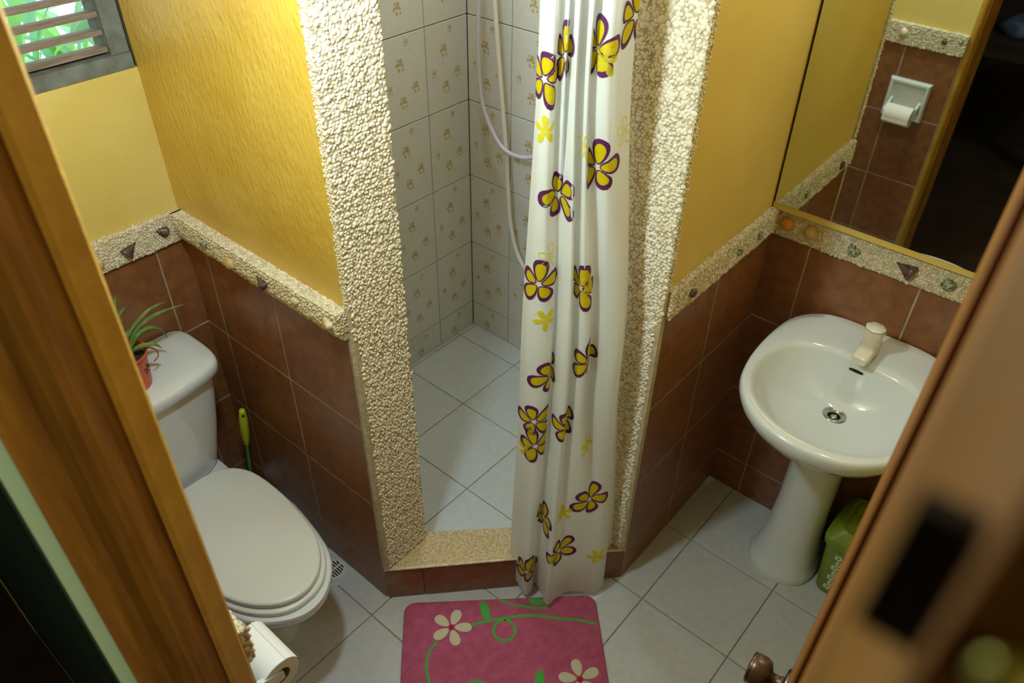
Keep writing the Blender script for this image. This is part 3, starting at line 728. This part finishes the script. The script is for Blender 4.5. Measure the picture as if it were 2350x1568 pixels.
tap = thing('basin_tap', 'cream plastic tap with round knob on the basin back', 'tap', (.085, SY-.004, .855))
ty = SY-.004
obj('base', *lathe((.088, ty, .855), [(.026, 0), (.026, .004), (.021, .009), (.019, .03)], 24), 'tap_plastic', tap, True, auto=40)
rings = []
for x, hw, z0, z1 in ((.070, .015, .866, .892), (.078, .021, .862, .899), (.11, .024, .862, .899), (.145, .023, .866, .897), (.178, .022, .867, .892), (.186, .018, .868, .888)):
    zc, hz = (z0+z1)/2, (z1-z0)/2
    rings.append([(x, ty+hw*math.copysign(abs(math.cos(a))**.6, math.cos(a)), zc+hz*math.copysign(abs(math.sin(a))**.6, math.sin(a))) for a in np.linspace(0, 2*math.pi, 20, endpoint=False)])
obj('spout', *loft(rings), 'tap_plastic', tap, True, auto=50)
obj('outlet', *lathe((.168, ty, .861), [(.009, 0), (.0095, .008)], 14), 'dark_hole', tap)
kr = lambda a: 1+.035*math.cos(7*a)
ktop = []
for r, h in ((.0215, .893), (.0225, .899), (.0235, .925), (.0262, .942), (.0266, .950), (.0250, .953), (.001, .954)):
    ktop.append([(.112+(h-.89)*.18+r*(kr(a) if h > .93 else 1)*math.cos(a), ty+r*(kr(a) if h > .93 else 1)*math.sin(a), h) for a in np.linspace(0, 2*math.pi, 48, endpoint=False)])
tk = obj('knob', *loft(ktop), 'tap_plastic', tap, True, auto=70)
obj('knob_line', *tube([(.112+.0112+.0258*kr(a)*math.cos(a), ty+.0258*kr(a)*math.sin(a), .9525) for a in np.linspace(0, 2*math.pi, 41)], .0009, 5, 90), 'grey_line', tk)

# ------------------------------------------------------------------ waste bin
wb = thing('waste_bin', 'green plastic waste bin with swing lid beside the basin pedestal', 'bin', (.115, 1.755, 0))
def rrect(cx, cy, hx_, hy_, z, r=.03, n=8):
    out = []
    for sx, sy, a0 in ((1, 1, 0), (-1, 1, 90), (-1, -1, 180), (1, -1, 270)):
        for k in range(n):
            a = math.radians(a0+90*k/(n-1)); out.append((cx+sx*(hx_-r)+r*math.cos(a), cy+sy*(hy_-r)+r*math.sin(a), z))
    return out
bc = (.115, 1.765)
bodyb = obj('body', *loft([rrect(*bc, .078, .094, 0), rrect(*bc, .082, .098, .006), rrect(*bc, .100, .114, .235)]), 'bin_green', wb, True, auto=40)
obj('rim', *loft([rrect(*bc, .100, .114, .236), rrect(*bc, .108, .122, .238), rrect(*bc, .110, .124, .262), rrect(*bc, .105, .119, .270), rrect(*bc, .080, .094, .300), rrect(*bc, .074, .088, .300)]), 'bin_green', wb, True, auto=40)
fl = obj('flap', *loft([rrect(*bc, .071, .085, .292), rrect(*bc, .071, .085, .301), rrect(*bc, .060, .074, .318), rrect(*bc, .02, .03, .330)]), 'bin_green', wb, True, auto=40)
for k in range(7):
    z = .04+.026*k; x = bc[0]+.080+.018*z/.235+.0025
    for j in range(4):
        y = bc[1]-.06+.034*j+.008*(k % 2); a = .0085
        parts = [lathe((x, y+a*math.cos(q*1.2566), z+a*math.sin(q*1.2566)), [(.0056, -.001), (.0048, .0004)], 7, 'x') for q in range(5)]
        obj('flower_print', *join(*parts), 'bin_print', bodyb)
    y2 = bc[1]-.095-.016*z/.235-.0025
    parts = [lathe((bc[0]+.055, y2, z), [(.006, .001), (.005, -.0004)], 7, 'y')]
    obj('flower_print', *join(*parts), 'bin_print', bodyb)

# ------------------------------------------------------------------ toilet paper holder and roll
HX = W_X
th = thing('paper_holder', 'white ceramic recessed toilet paper holder on the brown tiles by the door', 'paper holder', (HX, 1.005, .85))
y0, y1, z0, z1 = .920, 1.092, .736, .905
def hring(x, d): return [(x, y0+d, z0+d), (x, y1-d, z0+d), (x, y1-d, z1-d), (x, y0+d, z1-d)]
obj('plate', *loft([hring(HX-.0045, 0), hring(HX-.020, .001), hring(HX-.026, .006), hring(HX-.026, .014), hring(HX-.021, .019), hring(HX-.006, .021)], False, False), 'ceramic', th, True, auto=40)
obj('recess', *loft([hring(HX-.0075, .0205), hring(HX-.0065, .03), hring(HX-.006, .07)], False, True), 'ceramic', th)
for yy in (y0+.022, y1-.032):
    obj('arm', *loft([[(HX-.006, yy, z0+.03), (HX-.006, yy+.010, z0+.03), (HX-.006, yy+.010, z0+.085), (HX-.006, yy, z0+.085)], [(HX-.086, yy, z0+.030), (HX-.086, yy+.010, z0+.030), (HX-.086, yy+.010, z0+.050), (HX-.086, yy, z0+.050)]]), 'ceramic', th)
obj('spindle', *lathe((HX-.080, y0+.03, z0+.040), [(.008, 0), (.008, .112)], 12, 'y'), 'tap_plastic', th)
rl = thing('paper_roll', 'white toilet paper roll in the holder by the door', 'paper roll', (HX-.06, 1.005, .80))
rc = (HX-.080, .958, z0+.040)
obj('paper', *loft([circle((rc[0], rc[1]+h, rc[2]), r, 40, 'y') for r, h in ((.019, 0), (.0395, 0), (.0405, .001), (.0405, .109), (.0395, .11), (.019, .11))], False, False), 'paper', rl, True, auto=40)
obj('core', *loft([circle((rc[0], rc[1]+h, rc[2]), r, 24, 'y') for r, h in ((.0195, .0005), (.0195, .1095), (.0175, .1095), (.0175, .0005))], False, False), 'cardboard', rl, True, auto=40)
fl_ = []
for a in np.linspace(2.0, 3.3, 10): fl_.append((rc[0]+.0416*math.cos(a), rc[2]+.0416*math.sin(a)))
fl_.append((fl_[-1][0]-.002, fl_[-1][1]-.012))
sv = [(x, rc[1], z) for x, z in fl_]+[(x, rc[1]+.11, z) for x, z in fl_]; m_ = len(fl_)
obj('loose_sheet', sv, [(i, i+1, m_+i+1, m_+i) for i in range(m_-1)], 'paper', rl, True, recalc=False)

# ------------------------------------------------------------------ floor drain
dr = thing('floor_drain', 'small slotted floor drain grate between toilet and shower wall', 'drain', (1.170, .458, 0))
obj('cover_plate', *loft([rrect(1.166, .456, .042, .062, 0, .004, 3), rrect(1.166, .456, .042, .062, .0016, .004, 3), rrect(1.166, .456, .0405, .0605, .0022, .004, 3)]), 'floor_tile', dr)
obj('grate', *lathe((1.168, .462, .0022), [(.036, 0), (.036, .0012), (.034, .0018), (.001, .0018)], 28), 'tap_plastic', dr, True, auto=40)
for i in range(-3, 4):
    w = math.sqrt(max(.031**2-(i*.0085)**2, 0))
    for sgn in (-1, 1):
        if w > .01: obj('slot', *box(1.168+i*.0085-.0024, 1.168+i*.0085+.0024, .462+min(sgn*.003, sgn*w), .462+max(sgn*.003, sgn*w), .0035, .0044), 'dark_hole', dr)

# ------------------------------------------------------------------ bath mat
M0 = np.array([1.105, .728]); mu = np.array([-.694, .72]); mv = np.array([.72, .694])
bm_ = thing('bath_mat', 'pink bath mat with cream flowers and green stems in front of the shower', 'mat', (.95, 1.1, 0))
def mp(u, v, z): p = M0+mu*u+mv*v; return (p[0], p[1], z)
def matpoly(d, z):
    out = []; w, h, r = .598, .40, .035
    for cx, cyv, a0 in ((w-r, h-r, 0), (r, h-r, 90), (r, r, 180), (w-r, r, 270)):
        for k in range(8):
            a = math.radians(a0+90*k/7); out.append(mp(cx+(r-d)*math.cos(a), cyv+(r-d)*math.sin(a), z))
    return out
obj('pile', *loft([matpoly(0, .0005), matpoly(0, .008), matpoly(.002, .0105), matpoly(.006, .0115)]), 'mat_pink', bm_, True, auto=50)
def mstroke(pts, wd, z=.0115, n=24):
    C = catmull([(u, v, 0) for u, v in pts], n); V = []; F = []
    for i, p in enumerate(C):
        t = C[min(i+1, n-1)]-C[max(i-1, 0)]; t = t/np.linalg.norm(t); s = np.array([-t[1], t[0]])
        for q, hh in ((-.5, -.0004), (-.32, .0014), (.32, .0014), (.5, -.0004)):
            V.append(mp(p[0]+s[0]*wd*q, p[1]+s[1]*wd*q, z+hh))
        if i: a = (i-1)*4; F += [(a+k, a+k+1, a+k+5, a+k+4) for k in range(3)]
    return V, F
def mellipse(c, ru, rv, ang, z=.0115, n=18, egg=0):
    rings = []
    for s, hh in ((1, -.0004), (.86, .0016), (.4, .0018)):
        r = []
        for k in range(n):
            a = 2*math.pi*k/n; x = ru*s*math.cos(a); y = rv*s*math.sin(a)*(1+egg*math.cos(a)); r.append(mp(c[0]+x*math.cos(ang)-y*math.sin(ang), c[1]+x*math.sin(ang)+y*math.cos(ang), z+hh))
        rings.append(r)
    return loft(rings, False, True)
def mflower(c, rot, tips=None):
    for q in range(5):
        a = rot+q*2*math.pi/5
        obj('petal', *mellipse((c[0]+.036*math.cos(a), c[1]+.036*math.sin(a)), .027, .016, a, egg=.25), 'mat_cream', bm_, True)
    obj('flower_centre', *mellipse(c, .008, .008, 0, .0125), 'mat_red', bm_, True)
mflower((.146, .092), math.atan2(-.041, -.051)); mflower((.516, .275), math.atan2(-.032, -.004))
obj('stem', *mstroke([(.205, .088), (.278, .073), (.327, .068), (.375, .063), (.426, .068), (.482, .080), (.533, .086), (.572, .097), (.588, .103)], .010), 'mat_green', bm_, True)
obj('stem', *mstroke([(.306+.033*math.cos(a), .110+.034*math.sin(a)) for a in np.linspace(-1.5, 4.9, 16)], .009, .0117, 40), 'mat_green', bm_, True)
obj('stem', *mstroke([(.299, .006), (.329, .020), (.369, .031), (.413, .040), (.45, .036)], .009), 'mat_green', bm_, True)
obj('stem', *mstroke([(.104, .138), (.082, .165), (.074, .201), (.076, .237), (.092, .285), (.13, .32)], .009), 'mat_green', bm_, True)
obj('stem', *mstroke([(.15, .31), (.185, .278), (.218, .267), (.245, .278), (.25, .31)], .009), 'mat_green', bm_, True)
obj('leaf', *mellipse((.250, .040), .036, .015, 1.42), 'mat_green', bm_, True)
obj('leaf', *mellipse((.412, .016), .026, .013, .2), 'mat_green', bm_, True)
obj('leaf', *mellipse((.398, .275), .038, .014, 1.75), 'mat_green', bm_, True)

# ------------------------------------------------------------------ shower hoses
h1 = tag(obj('shower_hose', *tube([(.078, .11, 2.05), (.078, .122, 1.75), (.078, .125, 1.481), (.078, .121, 1.346), (.078, .125, 1.234), (.078, .139, 1.148), (.078, .172, 1.081), (.078, .222, 1.025), (.078, .281, 1.009), (.078, .357, 1.026), (.078, .44, 1.09), (.078, .50, 1.22), (.078, .51, 1.42)], .0075, 10, 120), 'hose_lilac', None, True), 'pale lilac shower hose hanging in a loop in the shower corner', 'hose')
h2 = tag(obj('water_hose', *tube([(.06, .14, 2.05), (.06, .155, 1.75), (.06, .176, 1.487), (.06, .189, 1.357), (.06, .209, 1.177), (.06, .226, 1.028), (.06, .238, .884), (.06, .25, .749), (.06, .273, .648), (.06, .306, .586), (.06, .361, .532), (.05, .45, .49), (.04, .53, .48), (.035, .56, .48)], .0078, 10, 120), 'hose_white', None, True), 'white water hose hanging beside the lilac loop on the shower wall', 'hose')

# ------------------------------------------------------------------ shower curtain
CA = np.array([1.12, .67]); CT_ = np.array([-.7315, .6819]); CN = np.array([.6819, .7315])
CBp = [(.385,-.015),(.402,.0),(.424,.055),(.445,.045),(.462,.015),(.476,.05),(.488,.10),(.52,.078),(.557,.06),(.60,.062),(.645,.07),(.675,.045),(.69,.0),(.71,-.02)]
CMp = [(.402,-.025),(.414,.006),(.440,.024),(.468,.018),(.480,-.016),(.491,.034),(.510,.046),(.524,.004),(.537,.036),(.556,.038),(.572,-.004),(.598,.028),(.636,.034),(.662,-.025)]
CTp = [(.420,-.025),(.428,.004),(.444,.014),(.458,-.022),(.466,.012),(.475,-.016),(.484,.026),(.496,-.018),(.508,.028),(.520,-.012),(.531,.022),(.552,.028),(.580,-.016),(.606,-.032)]
def cr1(P, t):
    n = len(P)-1; x = min(max(t, 0), 1)*n; i = min(int(x), n-1); f = x-i
    gg = lambda k: np.array(P[min(max(k, 0), n)])
    p0, p1, p2, p3 = gg(i-1), gg(i), gg(i+1), gg(i+2)
    return .5*((2*p1)+(-p0+p2)*f+(2*p0-5*p1+4*p2-p3)*f*f+(-p0+3*p1-3*p2+p3)*f**3)
CZ1 = 1.97
def CS(s, z):
    w = min(max((z-.03)/.90, 0), 1)
    if w < 1: w = w*w*(3-2*w); q = cr1(CBp, s)*(1-w)+cr1(CMp, s)*w
    else: w = min((z-.93)/.80, 1); w = w*w*(3-2*w); q = cr1(CMp, s)*(1-w)+cr1(CTp, s)*w
    xy = CA+CT_*q[0]+CN*q[1]
    wob = .0025*math.sin(9*z+14*s)*(1-abs(2*s-1)**6)
    return np.array([xy[0]+CN[0]*wob, xy[1]+CN[1]*wob, z])
hem = lambda s: .026+.012*math.sin(7*s+1.0)**2
curt = thing('shower_curtain', 'white plastic shower curtain printed with yellow and purple flowers', 'curtain', (.75, 1.0, 0))
NS, NZ = 280, 150
V = []; F = []
for j in range(NZ+1):
    for i in range(NS+1):
        s = i/NS; zb = hem(s); V.append(tuple(CS(s, zb+(CZ1-zb)*j/NZ)))
for j in range(NZ):
    for i in range(NS):
        a = j*(NS+1)+i; F.append((a, a+1, a+NS+2, a+NS+1))
obj('sheet', V, F, 'curtain', curt, True, recalc=False)
def flower_print(s0, z0, kind, rot, size):
    S_ = np.linspace(0, 1, 600); row = np.array([CS(s, z0)[:2] for s in S_]); arc = np.concatenate([[0], np.cumsum(np.linalg.norm(np.diff(row, axis=0), axis=1))])
    u0 = np.interp(s0, S_, arc)
    def surf(du, dv, off):
        s = float(np.interp(u0+du, arc, S_)); z = max(z0+dv, hem(s)+.002)
        p = CS(s, z); e = 1e-3
        ts = CS(min(s+e, 1), z)-CS(max(s-e, 0), z); tz = CS(s, z+e)-CS(s, z-e); n = np.cross(ts, tz); n = n/(np.linalg.norm(n)+1e-12)
        if n[:2]@CN < 0 and abs(n[:2]@CN) > .0: n = n if (np.cross(np.append(CT_, 0), [0, 0, 1.])@np.append(CN, 0)) > 0 else -n
        return p+n*off
    V = []; F = []; MI = []
    def petal(ang, r0, r1, wd, off, mi, hollow=False):
        nonlocal V, F
        n = 20; base_i = len(V); cr = (r0+r1)/2; hl = (r1-r0)/2
        rr = (1.0, .66, .33) if not hollow else (1.0, .78)
        for sc in rr:
            for k in range(n):
                a = 2*math.pi*k/n; x = cr+hl*sc*math.cos(a); y = wd*sc*math.sin(a)*(1+.38*math.cos(a))
                V.append(surf(x*math.cos(ang)-y*math.sin(ang), x*math.sin(ang)+y*math.cos(ang), off))
        for q in range(len(rr)-1):
            for k in range(n):
                m = (k+1) % n; F.append((base_i+q*n+k, base_i+q*n+m, base_i+(q+1)*n+m, base_i+(q+1)*n+k)); MI.append(mi)
        if not hollow: F.append(tuple(base_i+2*n+k for k in range(n))); MI.append(mi)
    def outline_petal(ang, o_, i_, off, mi):
        n = 20; b0 = len(V)
        for (r0, r1, wd) in (o_, i_):
            cr = (r0+r1)/2; hl = (r1-r0)/2
            for k in range(n):
                a = 2*math.pi*k/n; x = cr+hl*math.cos(a); y = wd*math.sin(a)*(1+.38*math.cos(a))
                V.append(surf(x*math.cos(ang)-y*math.sin(ang), x*math.sin(ang)+y*math.cos(ang), off))
        for k in range(n):
            m = (k+1) % n; F.append((b0+k, b0+m, b0+n+m, b0+n+k)); MI.append(mi)
    for q in range(5):
        a = rot+q*2*math.pi/5; L = size*(1.12 if q % 2 == 0 else .9)
        if kind == 'b':
            outline_petal(a, (.006, L, .0190), (.009, L-.011, .0122), .0016, 0); petal(a, .009, L-.011, .0122, .0016, 1)
        elif kind == 's': petal(a, .001, size*.55, .0070, .0016, 1)
        else: petal(a, .003, size*.55, .0080, .0016, 1, True)
    me = mesh_from('flower_print', V, F, recalc=False)
    me.materials.append(MAT['print_purple']); me.materials.append(MAT['print_yellow' if kind == 'b' else 'print_pale_yellow'])
    me.polygons.foreach_set('material_index', MI)
    link('flower_print', me, None, curt)
FL = [('b', 0.086, 1.645, 0.20), ('b', 0.304, 1.690, 1.57), ('b', 0.743, 1.700, 1.50), ('b', 0.289, 1.395, 0.55), ('b', 0.779, 1.465, 1.40), ('b', 0.129, 1.185, 1.50), ('b', 0.600, 1.175, 2.60), ('b', 0.704, 0.960, 1.40), ('b', 0.243, 0.905, 0.90), ('b', 0.143, 0.760, 0.60), ('b', 0.486, 0.755, 0.50), ('b', 0.164, 0.675, 1.90), ('b', 0.739, 0.455, 1.10), ('b', 0.357, 0.375, 2.70), ('b', 0.532, 0.260, 0.75), ('b', 0.168, 0.150, 1.30), ('b', 0.982, 1.745, 1.50), ('s', 0.793, 1.685, 0.20), ('s', 0.111, 1.545, 0.40), ('o', 0.618, 1.510, 0.10), ('o', 0.200, 1.255, 0.30), ('s', 0.186, 1.085, 0.90), ('s', 0.682, 1.180, 0.30), ('s', 0.732, 0.655, 0.10), ('s', 0.768, 0.210, 0.60), ('s', 0.104, 0.645, 0.20), ('o', 0.950, 1.525, 0.30), ('s', 0.550, 0.410, 0.40)]
for kind, s0, z0, rot in FL: flower_print(s0, z0, kind, rot, .058)
rod_a, rod_b = CA+CT_*.02+CN*-.012, CA+CT_*.74+CN*-.012
rod = thing('curtain_rod', 'metal rod carrying the shower curtain across the shower opening', 'curtain rod', (.85, .93, CZ1))
obj('bar', *tube([(*rod_a, CZ1+.0125), (*((rod_a+rod_b)/2), CZ1+.0125), (*rod_b, CZ1+.0125)], .011, 12, 6), 'chrome', rod, True)

# ------------------------------------------------------------------ hall: table with cloth (seen in the mirror)
tb = thing('side_table', 'dark wooden table in the unlit room beyond the door', 'table', (3.35, 1.15, 0))
obj('table_top', *box(2.95, 3.75, .75, 1.75, .70, .735), 'dark_wood', tb)
for x, y in ((3.0, .8), (3.7, .8), (3.0, 1.7), (3.7, 1.7)):
    obj('leg', *box(x-.03, x+.03, y-.03, y+.03, 0, .70), 'dark_wood', tb)
cl2 = []
for k, (w, h) in enumerate(((.16, .0), (.17, .02), (.16, .04), (.14, .055), (.05, .06))):
    cl2.append([(3.2+w*.9*math.copysign(abs(math.cos(a))**.6, math.cos(a)), 1.2+w*1.2*math.copysign(abs(math.sin(a))**.6, math.sin(a))+.01*math.sin(5*a+k), .7405+h+.004*math.sin(3*a+k)) for a in np.linspace(0, 2*math.pi, 28, endpoint=False)])
tag(obj('folded_cloth', *loft(cl2), 'blue_cloth', None, True, auto=60), 'folded blue cloth lying on the dark table', 'cloth')

# ------------------------------------------------------------------ garden outside the window
structure('ground_garden', [box(-3.0, 4.0, -6.0, -.16, -.2, -.05)], 'garden_ground')
gp = thing('banana_plant', 'bright green leafy plant outside the louvred window', 'plant', (.95, -.95, -.05))
rr = random.Random(11)
for k in range(110):
    bx, by = rr.uniform(.55, 1.35), rr.uniform(-1.35, -.55)
    z0 = rr.uniform(.9, 1.5); L = rr.uniform(.25, .5); a = rr.uniform(0, 2*math.pi); rise = rr.uniform(-.12, .28)
    p0 = (bx, by, z0-.25); p1 = (bx+.3*L*math.cos(a), by+.3*L*math.sin(a), z0); p2 = (bx+.7*L*math.cos(a), by+.7*L*math.sin(a), z0+rise*.6); p3 = (bx+L*math.cos(a), by+L*math.sin(a), z0+rise*.3)
    obj('leaf', *leaf_strip([p0, p1, p2, p3], rr.uniform(.012, .042), 10, .12), 'leaf_teal' if k % 3 else 'leaf_lime', gp, True, recalc=False)
obj('stem', *tube([(.95, -.95, -.05), (.96, -.96, .6), (.94, -.98, 1.3)], .03, 8, 10), 'leaf_lime', gp, True)
